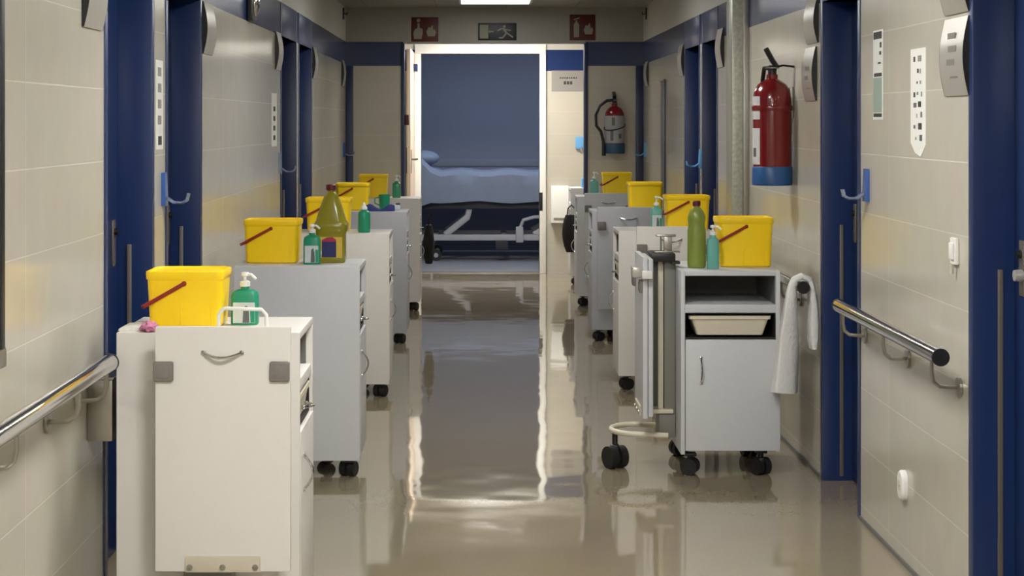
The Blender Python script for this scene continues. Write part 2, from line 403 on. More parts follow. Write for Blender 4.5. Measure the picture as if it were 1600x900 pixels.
# ------------------------------------------------------------------ hospital bed in the dim room
def make_bed():
    y0, y1 = 19.25, 20.15
    t = thing('hospital_bed', 'hospital bed with pale blue linen standing across the dim room past the doorway', 'bed', (0, y0, 0))
    D = y1-y0
    f = MB()     # chassis
    for y in (.05, D-.05): f.box((-.62, y-.025, .22), (1.5, y+.025, .285), 'bedmetal', .008)
    for x in (-.45, .3, 1.2): f.box((x-.03, .05, .225), (x+.03, D-.05, .28), 'bedmetal', .006)
    f.build('chassis', t)
    f = MB()     # upper frame
    f.box((-.78, .02, .56), (1.7, D-.02, .64), 'beddark', .01); f.build('upper_frame', t)
    for k, (xa, za, xb, zb) in enumerate(((-.34, .28, -.10, .47), (.62, .28, .92, .47))):
        for y in (.06, D-.06):
            f = MB(); f.tube([(xa, y, za), (xb, y, zb), (xb+.02, y, zb+.10)], .028, 'bedmetal', flat=(.035, .016)); f.build('lift_arm', t)
    f = MB(); f.tube([(.46, .02, .34), (.50, .02, .44), (.62, .02, .475), (.80, .02, .48)], .02, 'bedmetal'); f.build('brake_bar', t)
    f = MB(); f.box((.42, -.01, .20), (.50, .05, .37), 'bedmetal', .01); f.box((.20, .0, .12), (.34, .04, .22), 'beddark', .01); f.build('actuator', t)
    f = MB()     # mattress with hanging linen: lofted along x
    secs = []
    for k in range(25):
        x = -.82+k*.108
        head = max(0, (-.45-x))*.9
        zt = .97+head+.012*math.sin(k*1.3); zb = .635+.012*math.sin(k*.9+1)-(.05 if x < -.55 else 0)
        wv = .012*math.sin(k*1.7)
        secs.append([(x, -.03+wv, zb), (x, -.035+wv, (zb+zt)/2), (x, -.02, zt-.05), (x, .03, zt), (x, D/2, zt+.01), (x, D-.03, zt), (x, D+.02, zt-.05), (x, D+.03, zb)])
    f.loft(secs, 'sheet'); f.build('bed_linen', t)
    f = MB(); f.sphere((-.58, .42, 1.10), .17, 'sheet', (1.0, 1.8, .5), 3); f.build('pillow', t)
    f = MB(); f.box((-.89, .02, .60), (-.85, D-.02, 1.12), 'bedmetal', .02); f.build('headboard', t)
    for x in (-.42, 1.25):
        for y in (.08, D-.08):
            f = MB(); f.tube([(x-.02, y, .24), (x-.07, y, .2), (x-.06, y, .1)], .02, 'bedmetal'); c = f.build('caster', t)
            f = MB(); f.cyl((x-.02, y-.02, .06), (x-.02, y+.02, .06), .06, 'rubber'); f.cyl((x-.02, y-.024, .06), (x-.02, y+.024, .06), .025, 'bedmetal'); f.build('wheel', c)
make_bed()

# ------------------------------------------------------------------ ceiling lights
def ceiling_light(y, label, mat='lightpanel', w=.6):
    t = thing('ceiling_light', label, 'ceiling light', (.153, y, HC), group='square ceiling lights')
    f = MB()
    h = w/2
    for a, b in (((-h, -h, -.012), (h, -h+.02, -.0005)), ((-h, h-.02, -.012), (h, h, -.0005)), ((-h, -h+.02, -.012), (-h+.02, h-.02, -.0005)), ((h-.02, -h+.02, -.012), (h, h-.02, -.0005))): f.box(a, b, 'white', .002)
    f.build('frame', t)
    f = MB(); f.box((-h+.02, -h+.02, -.007), (h-.02, h-.02, -.002), mat); f.build('diffuser', t)
ceiling_light(14.66, 'square lit ceiling panel just in front of the exit sign', 'lightdim')
for y, lb, lm in ((11.6, 'square ceiling light above the last pair of blue doors', 'lightpanel'), (8.6, 'square ceiling light above the large extinguisher', 'lightpanel'), (5.6, 'square ceiling light above the short handrail', 'lightmid'), (2.6, 'square ceiling light above the notice board', 'lightnear'), (-.4, 'square ceiling light behind the viewer', 'lightnear')):
    ceiling_light(y, lb, lm)
ceiling_light(16.7, 'square ceiling light in the lobby before the far doorway', 'lightalcove')

# ------------------------------------------------------------------ bedside cabinets
def caster(par, x, y, h=.1, rot=.4):
    R_ = .036 if h > .09 else .031
    f = MB(); f.box((x-.025, y-.025, h-.012), (x+.025, y+.025, h), 'dark', .003); f.cyl((x, y, h-.05), (x, y, h-.01), .012, 'dark')
    f.box((x-.012, y-.03, h-.055), (x+.012, y+.03, h-.03), 'dark', .006)
    c = f.build('caster', par)
    ca, sa = math.cos(rot), math.sin(rot)
    for s_ in (-1, 1):
        cx, cy = x+s_*.019*ca, y+s_*.019*sa
        f = MB(); f.cyl((cx-.0135*ca, cy-.0135*sa, R_), (cx+.0135*ca, cy+.0135*sa, R_), R_, 'rubber', 20)
        f.cyl((cx-.015*ca, cy-.015*sa, R_), (cx+.015*ca, cy+.015*sa, R_), .014, 'dark', 12)
        f.build('wheel', c)

W, D = .42, .53
def arc_handle(f, x, y, z, axis, half, out, m='chrome', r=.005, sag=0):
    """bow handle: axis = unit direction along it, out = unit direction away from the surface"""
    A, O = Vector(axis), Vector(out); c = Vector((x, y, z))
    pts = []
    for k in range(9):
        t = -1+k/4
        pts.append(c+A*half*t+O*(.028*(1-t*t)+.0)+Vector((0, 0, -sag*(1-t*t))))
    f.tube(pts, r, m)
    for s_ in (-1, 1): f.box(tuple(c+A*half*s_-Vector((.006, .006, .006))), tuple(c+A*half*s_+Vector((.006, .006, .006))), m, .002)

def cabinet(label, loc, rz, mat='cab', h=.89, flap=0, flap_off=.024, flap_w=.38, foot=False, loop=False, zb=.082, door_mat=None, handle='arc', tilt=.3):
    """origin on the floor under its centre; front towards local -y; flap on local side -1 / +1 (0: none in view)"""
    t = thing('bedside_cabinet', label, 'bedside cabinet', loc, rz, 'bedside cabinets along the corridor')
    x0, x1, y0, y1 = -W/2, W/2, -D/2, D/2
    th = .018
    dm = door_mat or mat
    zs1, zs0, zd = h-.143, h-.178, h-.285      # niche floor, shelf underside, door top
    f = MB()
    f.box((x0, y0, zb-.012), (x0+th, y1, h), mat, .003); f.box((x1-th, y0, zb), (x1, y1, h), mat, .003)
    f.box((x0+th, y0, h-.022), (x1-th, y1, h), mat, .003)
    f.box((x0+th, y0+.004, zs0), (x1-th, y1-.012, zs1), mat, .002)
    f.box((x0+th, y0+.02, zb), (x1-th, y1-.012, zb+.02), mat, .002)
    f.box((x0+th, y1-.012, zb), (x1-th, y1, h-.022), mat)
    f.build('carcass', t)
    f = MB(); f.box((x0+th, y1-.016, zs1), (x1-th, y1-.0125, h-.0225), 'niche'); f.box((x0+th, y0+.02, zs1), (x0+th+.003, y1-.017, h-.0225), 'niche'); f.box((x1-th-.003, y0+.02, zs1), (x1-th, y1-.017, h-.0225), 'niche')
    f.build('niche_lining', t)
    f = MB(); f.box((x0+th+.001, y0+.34, zd-.004), (x1-th-.001, y0+.35, zs0-.001), 'slot'); f.box((x0+th+.001, y0+.01, zd-.004), (x1-th-.001, y0+.34, zd+.002), 'slot'); f.box((x0+th+.0005, y0+.01, zd+.002), (x0+th+.003, y0+.34, zs0-.001), 'slot'); f.box((x1-th-.003, y0+.01, zd+.002), (x1-th-.0005, y0+.34, zs0-.001), 'slot'); f.box((x0+th+.003, y0+.01, zs0-.005), (x1-th-.003, y0+.34, zs0-.001), 'slot'); f.build('drawer_slot', t)
    f = MB()     # shallow tray peeking out of the slot
    zt0, zt1 = zd+.012, zs0-.014
    f.loft([rrect(.28, .3, .012, zt0, cx=.0, cy=y0+.17), rrect(.325, .32, .016, zt1-.016, cx=0, cy=y0+.17), rrect(.345, .33, .016, zt1-.014, cx=0, cy=y0+.17), rrect(.345, .33, .016, zt1, cx=0, cy=y0+.17)], 'cream')
    dr = f.build('tray', t)
    if not foot:
        f = MB(); arc_handle(f, 0, y0+.006, (zt0+zt1)/2-.01, (1, 0, 0), .04, (0, -1, 0), r=.004); f.build('tray_handle', dr)
    f = MB(); f.box((x0+th+.002, y0-.002, zb+.004), (x1-.004, y0+.016, zd-.006), dm, .003); d = f.build('door', t)
    f = MB(); arc_handle(f, x0+.085, y0-.002, h-.42, (0, 0, 1), .052, (0, -1, 0), r=.004); f.build('door_handle', d)
    nf, ff = (.05, .05) if foot else ((.05, .17) if rz > 0 else (.17, .05))
    for i, (cx, cy) in enumerate(((x0+.045, y0+nf), (x1-.075, y0+ff), (x0+.045, y1-.05), (x1-.06, y1-.05))): caster(t, cx, cy, zb-.012 if cx < 0 else zb, (1.2, .5, 1.9, .2)[i])
    if flap:
        s_ = flap; xs = s_*W/2
        X = lambda o: xs+s_*o       # outward distance from the side panel
        f = MB()
        f.box((X(.001), -.07, .15), (X(.05), .05, .90), 'flapgrey', .006)
        f.box((X(.05), .0, .24), (X(.11), .03, .90), 'flapgrey', .004)
        f.box((X(.001), -.08, .13), (X(.075), .06, .235), 'flapgrey', .008)
        f.build('flap_column', t)
        f = MB(); f.box((X(.052), -.06, .24), (X(.076), -.03, .90), 'cream', .005); f.box((X(.012), -.09, .237), (X(.115), .05, .256), 'cream', .005); f.build('lift_bar', t)
        f = MB(); f.box((X(.006), -.12, .895), (X(.112), .08, .932), 'dark', .006); f.box((X(-.015), -.11, .885), (X(.02), -.05, .897), 'dark', .003)
        if foot:
            f.build('clamp', t)
            f = MB(); f.cyl((X(.062), -.05, .932), (X(.062), -.05, 1.005), .004, 'steel', 10); f.box((X(.05), -.06, .932), (X(.015), -.04, 1.0), 'steel', .003); f.box((X(.085), -.062, 1.0), (X(-.002), -.038, 1.010), 'steel', .003); f.box((X(.09), -.07, .932), (X(-.02), -.03, .938), 'steel', .002)
            tag(f.build('release_lever', t), 'steel release lever')
        ya, yb_ = y0+flap_off, y0+flap_off+flap_w
        f = MB(); f.box((X(.136), ya, .238), (X(.158), yb_, .925), mat, .005); f.box((X(.113), ya+.008, .246), (X(.134), yb_-.008, .915), mat, .004)
        p = f.build('flap', t)
        xo = X(.158)
        for yy in ((ya+.03), (yb_-.024)):
            f = MB(); f.box((X(.150), yy-.028, .772), (X(.172), yy+.028, .828), 'clip', .006, 3); f.box((X(.172), yy-.017, .783), (X(.174), yy+.017, .817), 'clip', .002)
            tag(f.build('clip', p), 'square grey plastic clip')
        f = MB(); ym = (ya+yb_)/2
        arc_handle(f, xo, ym, .853, (0, 1, 0), .054, (s_, 0, 0), 'chrome', .0045, sag=.012); f.build('flap_handle', p)
        f = MB(); f.box((X(.156), ym-.105, .238), (X(.166), ym+.105, .282), 'hinge', .003); hp = f.build('hinge_plate', p)
        for k in (-1, 0, 1):
            f = MB(); f.lathe([(0, 0), (.009, 0), (.008, .004), (0, .005)], m='steel', seg=12); sw = f.build('screw', hp)
            sw.location = (X(.166), ym+k*.092, .252); sw.rotation_euler = (0, s_*PI/2, 0)
        if loop:
            f = MB(); yl = ym
            pts = [(X(.124), yl-.12+.0, .90), (X(.124), yl-.118, .955), (X(.124), yl-.105, .97), (X(.124), yl-.0, .973), (X(.124), yl+.005, .97), (X(.124), yl+.016, .955), (X(.124), yl+.016, .90)]
            f.tube(pts, .0055, 'white'); tag(f.build('wire_loop', p), 'white wire loop')
        if foot:
            f = MB()
            pts = [(X(.04), .13, .15)]+[(X(.16+.115*math.sin(a)), -.0+.13*math.cos(a), .155) for a in [PI*k/12 for k in range(13)]]+[(X(.04), -.13, .15)]
            f.tube(pts, .012, 'cream'); ft = f.build('foot_loop', t)
            f = MB(); cx = X(.262); f.cyl((cx, -.05, .07), (cx, -.05, .15), .012, 'dark'); f.box((cx-.02, -.075, .055), (cx+.02, -.025, .1), 'dark', .01); fc = f.build('foot_caster', ft)
            for q in (-1, 1):
                f = MB(); f.cyl((cx+q*.021-.0145, -.07+q*.012-.008, .048), (cx+q*.021+.0145, -.07+q*.012+.008, .048), .048, 'rubber', 22); f.build('wheel', fc)
            f = MB(); f.box((X(.160), -.262, .84), (X(.205), -.19, .885), 'silver', .008); f.box((X(.12), -.275, .835), (X(.165), -.255, .87), 'white', .006); f.build('latch', t)
    return t

LROT, RROT = PI/2, -PI/2
XCL, XCR = -.5-D/2, .79+D/2
cabinet('white bedside cabinet at the end of the long handrail, flap and chrome handle in view', (XCL-.012, 5.18+W/2, 0), LROT, 'cab', flap=-1, flap_off=.010, loop=True)
cabinet('white bedside cabinet carrying the large olive jug, plain side towards the viewer', (XCL+.007, 7.55+W/2, 0), LROT, 'cabcool')
cabinet('white bedside cabinet with a lone green squeeze bottle by its edge', (XCL+.024, 9.75+W/2, 0), LROT, 'cab')
cabinet('grey bedside cabinet carrying a navy cloth and a green cup', (XCL+.028, 12.1+W/2, 0), LROT, 'cabgrey')
cabinet('white bedside cabinet beside the wide opening with a black bag hung on its front', (XCL+.05, 14.2+W/2, 0), LROT, 'cab')
cabinet('white bedside cabinet beside the towel, open shelf, tray and door facing the viewer', (1.072, 7.57+D/2, 0), 0, 'cabcool', h=.87, flap=-1, flap_off=.03, foot=True, zb=.105)
cabinet('white bedside cabinet whose raised flap shows just past the cabinet with the open shelf', (XCR, 9.98+W/2, 0), RROT, 'cab', flap=1, flap_off=.085)
cabinet('grey bedside cabinet under the tub without a visible strap, flap facing the viewer', (XCR-.005, 12.2+W/2, 0), RROT, 'cabgrey', flap=1, flap_off=.024, flap_w=.42)
cabinet('grey white bedside cabinet in front of the small extinguisher panel', (XCR+.025, 14.55+W/2, 0), RROT, 'cabcool', flap=1, flap_off=.05)
cabinet('bedside cabinet standing in the lobby beyond the wide opening', (1.125, 16.42+W/2, 0), RROT, 'cabcool')

# ------------------------------------------------------------------ yellow tubs
def tub(label, x, y, z, w=.245, h=.185, d=.2, strap=True, rz=0):
    t = thing('yellow_tub', label, 'plastic tub', (x, y, z), rz, 'yellow tubs on the cabinets')
    f = MB(); wb, db = w*.9, d*.9
    secs = [rrect(wb-.01, db-.01, .018, 0), rrect(wb, db, .02, .006)]
    for k in range(1, 6):
        q = k/5; secs.append(rrect(wb+(w*.955-wb)*q, db+(d*.955-db)*q, .022, .006+(h-.03)*q))
    f.loft(secs, 'yellow')
    # moulded arch on the front
    pts = [(.035+.045*math.cos(a), -d*.452-.0005, .055+.05*math.sin(a)) for a in [PI*k/10 for k in range(11)]]
    pts = [(.08, -d*.449, .008)]+pts+[(-.01, -d*.449, .008)]
    f.tube(pts, .0025, 'yellow', 6)
    f.build('body', t)
    f = MB()
    f.loft([rrect(w*.955, d*.955, .022, h-.026), rrect(w*.985, d*.985, .024, h-.022), rrect(w, d, .026, h-.008), rrect(w*.99, d*.99, .026, h), rrect(w*.93, d*.93, .024, h+.002), rrect(w*.90, d*.9, .022, h-.006), rrect(w*.3, d*.3, .02, h-.003)], 'yellow')
    f.build('lid', t)
    if strap:
        f = MB(); yf = -d*.497
        A = (.0, yf, h-.035); B = (-w*.49, yf-.004, h-.10)
        f.tube([A, (A[0]*.5+B[0]*.5, yf-.006, (A[2]+B[2])/2), B, (B[0]-.012, yf+.02, B[2]-.006), (B[0]-.012, -yf-.02, B[2]-.006), (B[0], -yf+.004, B[2]), (A[0]*.5+B[0]*.5, -yf+.006, (A[2]+B[2])/2), (0, -yf, A[2])], .005, 'redstrap', 8, flat=(.006, .003))
        f.sphere(A, .008, 'redstrap', (1, .5, 1)); 
        tag(f.build('carry_strap', t), 'dark red carrying strap')
    return t
Z = .8905
tub('yellow tub beside the green and white pump bottle on the cabinet by the long handrail', -.864, 5.385, Z, w=.234, h=.166)
tub('yellow tub next to the olive jug on its own cabinet', -.885, 7.80, Z)
tub('yellow tub half hidden behind the olive jug', -.825, 10.02, Z, w=.255)
tub('yellow tub behind the navy cloth and green cup', -.855, 12.38, Z, w=.235)
tub('small looking yellow tub beside the clear pump bottle at the wide opening', -.83, 14.42, Z, w=.235)
tub('yellow tub above the open shelf cabinet beside the towel', 1.165, 7.84, .8705, h=.212)
tub('yellow tub behind the tall olive green bottle', 1.195, 10.22, Z, w=.255, h=.19)
tub('yellow tub without a visible strap on the grey cabinet', 1.165, 12.42, Z, h=.19, strap=False)
tub('yellow tub below the small extinguisher', 1.155, 14.8, Z, h=.19)

# ------------------------------------------------------------------ bottles
def pump_bottle(label, x, y, z, w=.08, h=.105, d=.05, body='green', lab=True, pump='white', ph=.05, face=0, group='pump bottles'):
    t = thing('pump_bottle', label, 'bottle', (x, y, z), face, group)
    f = MB()
    f.loft([rrect(w*.94, d*.94, .012, 0), rrect(w, d, .014, .005), rrect(w, d, .014, h*.82), rrect(w*.9, d*.9, .014, h*.93), rrect(w*.5, d*.6, .011, h*.99), rrect(.026, .026, .0129, h), rrect(.026, .026, .0129, h+.008)], body)
    f.build('body', t)
    f = MB()
    f.lathe([(0, h+.0085), (.0155, h+.0085), (.0155, h+.022), (.008, h+.026), (.0045, h+.026), (.0045, h+ph-.012), (.012, h+ph-.01), (.011, h+ph), (0, h+ph+.002)], m=pump, seg=18)
    f.tube([(0, 0, h+ph-.006), (.02, -.008, h+ph-.006), (.034, -.014, h+ph-.018)], .0045, pump, 8)
    f.build('pump', t)
    if lab:
        f = MB(); f.box((-w*.40, -d/2-.0012, h*.06), (w*.40, -d/2-.0002, h*.64), 'label', 0)
        f.prism([(-w*.05, h*.07), (w*.2, h*.07), (w*.18, h*.38), (w*.1, h*.56), (-w*.02, h*.5)], -d/2-.002, -d/2-.0012, 1, 'labeldark')
        f.prism([(w*.24, h*.07), (w*.39, h*.07), (w*.39, h*.5), (w*.22, h*.5)], -d/2-.002, -d/2-.0012, 1, 'green')
        tag(f.build('label', t), 'pale printed label')
    return t
pump_bottle('green bottle with white pump top standing behind the white wire loop', -.697, 5.39, Z, w=.082, h=.106, ph=.05)
pump_bottle('small green bottle with pale label between a yellow tub and the olive jug', -.705, 7.67, Z, w=.072, h=.125, ph=.045)
pump_bottle('clear green pump bottle on the cabinet beside the wide opening', -.643, 14.36, Z, w=.065, h=.125, body='greenclear', lab=False, ph=.055)
pump_bottle('grey teal bottle with white top squeezed between olive green bottle and yellow tub', 1.013, 7.69, .8705, w=.052, h=.135, d=.045, body='teal', lab=False, ph=.05)
pump_bottle('teal pump bottle beside the raised flap with the yellow tub', 1.02, 10.17, Z, w=.065, h=.125, body='teal', ph=.06)
pump_bottle('teal pump bottle below the hose of the small extinguisher', .965, 14.74, Z, w=.07, h=.13, body='teal', lab=False, ph=.065)
pump_bottle('grey blue bottle on the lobby cabinet', 1.0, 16.58, Z, w=.07, h=.09, body='bluelight', lab=False, pump='dark', ph=.035)

def squeeze_bottle():
    t = thing('squeeze_bottle', 'plain green squeeze bottle with white nozzle near the cabinet edge', 'bottle', (-.620, 9.86, Z))
    f = MB(); f.lathe([(0, 0), (.031, 0), (.034, .006), (.034, .098), (.03, .113), (.018, .122), (.016, .126)], m='green'); f.build('body', t)
    f = MB(); f.lathe([(0, .1265), (.018, .1265), (.018, .138), (.009, .15), (.004, .166), (0, .167)], m='white', seg=18); f.build('nozzle', t)
squeeze_bottle()

def jug():
    t = thing('cleaner_jug', 'large olive jug of cleaner with dark red cap on the plain sided cabinet', 'jug', (-.632, 7.78, Z))
    f = MB()
    pr = [(.118, .108, .022, 0), (.126, .114, .024, .006), (.126, .114, .024, .118), (.128, .116, .026, .128), (.146, .126, .03, .142), (.148, .128, .03, .165), (.136, .12, .032, .176), (.128, .114, .032, .182), (.098, .09, .03, .236), (.06, .058, .022, .287), (.042, .042, .0205, .302), (.034, .034, .0165, .306), (.034, .034, .0165, .312)]
    f.loft([rrect(w, d, r, z) for w, d, r, z in pr], 'olive'); b = f.build('body', t)
    f = MB(); f.lathe([(0, .3125), (.022, .3125), (.023, .318), (.022, .334), (.018, .337), (0, .337)], m='darkred', seg=24); tag(f.build('cap', t), 'dark red screw cap')
    f = MB(); y = -.0574
    f.box((-.052, y-.0008, .022), (.052, y, .112), 'ylabel')
    f.box((-.036, y-.0016, .024), (.026, y-.0008, .092), 'navy')
    f.prism([(-.036, .092), (.026, .092), (.026, .100), (.010, .112), (-.014, .110), (-.036, .100)], y-.0016, y-.0008, 1, 'magenta')
    f.sphere((-.046, y-.001, .045), .011, 'white', (1, .12, 1.2))
    tag(f.build('label', t), 'navy, magenta and yellow label')
jug()

def tall_bottle():
    t = thing('cleaner_bottle', 'tall olive green bottle with dark red cap on the open shelf cabinet', 'bottle', (.947, 7.72, .8705))
    f = MB()
    f.lathe([(0, 0), (.034, 0), (.039, .006), (.04, .02), (.04, .16), (.037, .175), (.036, .19), (.0385, .205), (.0385, .222), (.03, .243), (.018, .258), (.0145, .262), (.0145, .266)], m='oliveb', sy=.8); f.build('body', t)
    f = MB(); f.lathe([(0, .2665), (.0175, .2665), (.0175, .285), (.015, .288), (0, .288)], m='darkred', seg=20, sy=.9); tag(f.build('cap', t), 'dark red cap')
tall_bottle()

# things on the grey cabinet with the navy cloth
t = thing('green_cup', 'green cup behind the navy cloth on the grey cabinet', 'cup', (-.640, 12.42, Z))
f = MB(); f.lathe([(0, 0), (.031, 0), (.033, .004), (.04, .098), (.041, .104), (.037, .104), (.03, .012), (0, .01)], m='green'); f.build('body', t)
f = MB(); f.tube([(-.037, 0, .085), (-.066, 0, .08), (-.066, 0, .045), (-.034, 0, .03)], .005, 'green', 8); f.build('handle', t)
f = MB()
secs = []
for k in range(9):
    x = -.10+k*.025; hh = .034+.018*math.sin(k*1.1+.4)
    secs.append([(x, .055*math.cos(a)*(1-.25*abs(k-4)/4), max(.0, hh*math.sin(a)*(.75+.25*math.cos(3*a+k)))) for a in [PI*j/8 for j in range(9)]])
f.loft(secs, 'navycloth')
tag(f.build('folded_cloth', None, (-.66, 12.22, Z)), 'crumpled navy cloth on the grey cabinet in front of the green cup', 'cloth')
t = thing('small_carton', 'small pale green carton with dark lid beside the green cup', 'carton', (-.560, 12.40, Z))
f = MB(); f.box((-.03, -.03, 0), (.03, .03, .035), 'label', .003); f.build('box', t)
f = MB(); f.box((-.0, -.031, .0355), (.03, .031, .045), 'dark', .003); f.build('lid', t)

# cloths on the first cabinet
f = MB(); random.seed(3)
q = bmesh.ops.create_icosphere(f.bm, subdivisions=3, radius=1)
for v in q['verts']:
    n = 1+.25*math.sin(7*v.co.x+3*v.co.y)*math.cos(5*v.co.z+2*v.co.x)+random.uniform(-.08, .08)
    v.co = Vector((v.co.x*.026*n, v.co.y*.04*n, max(0, .012+v.co.z*.016*n)))
f._fin(f.bm.faces, 'pink')
tag(f.build('pink_cloth', None, (-.952, 5.215, Z)), 'crumpled pink patterned cloth on the corner of the cabinet by the handrail', 'cloth')
f = MB()
secs = []
for k in range(7):
    y = -.05+k*.017
    secs.append([(-.045, y, .0), (-.043, y, .006), (-.03+.002*math.sin(k), y, .012), (0, y, .013+.002*math.cos(k*2)), (.028, y, .011), (.04, y, .004), (.04, y, 0)])
f.loft(secs, 'towel')
tag(f.build('folded_napkin', None, (-1.0, 5.27, Z)), 'small folded white cloth beside the crumpled pink one', 'cloth')

# hanging bags
def bag(label, x, y, z, w, h, dz, rz=0):
    t = thing('hanging_bag', label, 'bag', (x, y, z), rz)
    f = MB(); secs = []
    for k in range(13):
        q = k/12; ww = w*(.25+.75*math.sin(PI*min(1, .12+q*.8))**.7)
        dd = dz*(.3+.7*math.sin(PI*(.1+.75*q)))
        secs.append([(dd/2*math.cos(a)*(1+.08*math.sin(5*a+k)), ww/2*math.sin(a), -h*q) for a in [2*PI*j/16 for j in range(16)]])
    f.loft(secs, 'bag'); f.build('sack', t)
    f = MB(); f.tube([(0, -.04, -.02), (0, -.03, .06), (0, 0, .09), (0, .03, .06), (0, .04, -.02)], .006, 'bag', 8); f.build('strap', t)
bag('black bag hanging from the white cabinet next to the open cream door', -.385, 14.40, .67, .2, .31, .09)
bag('black bag hanging at the corner of the lobby cabinet', .862, 16.33, .65, .17, .34, .09, PI/2)

# ------------------------------------------------------------------ handrails
def rail(label, sd, y0, y1, brk, z=.808):
    xw = XL if sd < 0 else XR; x = xw-sd*.086
    t = thing('handrail', label, 'handrail', (x, y0, 0), group='wall handrails')
    f = MB(); f.cyl((0, .008, z), (0, y1-y0-.008, z), .025, 'chrome', 28); f.build('tube', t)
    for e in (0, y1-y0-.0085):
        f = MB(); f.cyl((0, e, z), (0, e+.0085, z), .0262, 'dark', 28); tag(f.build('end_cap', t), 'dark end cap')
    for b in brk:
        yy = b-y0
        f = MB(); f.tube([(0, yy, z-.024), (0, yy, z-.06), (sd*.006, yy, z-.085), (sd*.024, yy, z-.100), (sd*.05, yy, z-.103), (sd*.08, yy, z-.103)], .0065, 'steel', 10)
        br = f.build('bracket', t)
        f = MB(); f.cyl((sd*.0765, yy, z-.103), (sd*.0855, yy, z-.103), .03, 'steel', 22); f.build('wall_plate', br)
rail('short chrome handrail with dark end cap between two blue doors', 1, 5.255, 6.74, (5.36, 6.0, 6.66))
rail('chrome handrail end carrying the white towel', 1, 7.462, 9.45, (8.0, 8.7, 9.3))
rail('long chrome handrail under the notice board', -1, 2.6, 5.15, (3.4, 4.1, 4.74, 5.1))

# towel over the rail end
def towel():
    rx, rz_ = XR-.086, .808
    path = [(1.290, .365, .112), (1.295, .43, .106), (1.302, .52, .098), (1.308, .62, .084), (1.313, .70, .064), (1.318, .77, .044), (1.321, .81, .03), (1.332, .838, .026), (rx, .853, .024), (1.392, .838, .026), (1.402, .81, .028), (1.410, .74, .036), (1.413, .66, .046), (1.412, .59, .046), (1.411, .548, .028)]
    secs = []
    y0, y1 = 7.475, 7.558
    P = [Vector((p[0], 0, p[1])) for p in path]
    for k, p in enumerate(path):
        t = (P[min(k+1, len(P)-1)]-P[max(k-1, 0)]).normalized(); nrm = Vector((t.z, 0, -t.x))
        sec = []
        for j in range(20):
            a = 2*PI*j/20
            cx, cy = math.cos(a), math.sin(a)
            q = (abs(cx)**3+abs(cy)**3)**(-1/3)
            u, v = cx*q, cy*q
            wob = 1+.10*math.sin(3*a+k*.45)
            yy = (y0+y1)/2+v*(y1-y0)/2*(.95+.05*math.sin(k*.8))
            sec.append(P[k]+nrm*(u*p[2]/2*wob)+Vector((0, yy+.012*u*(p[2] > .05), 0)))
        secs.append(sec)
    f = MB(); f.loft(secs, 'towel')
    tag(f.build('towel'), 'white towel draped over the end of a handrail beside the open shelf cabinet', 'towel')
towel()

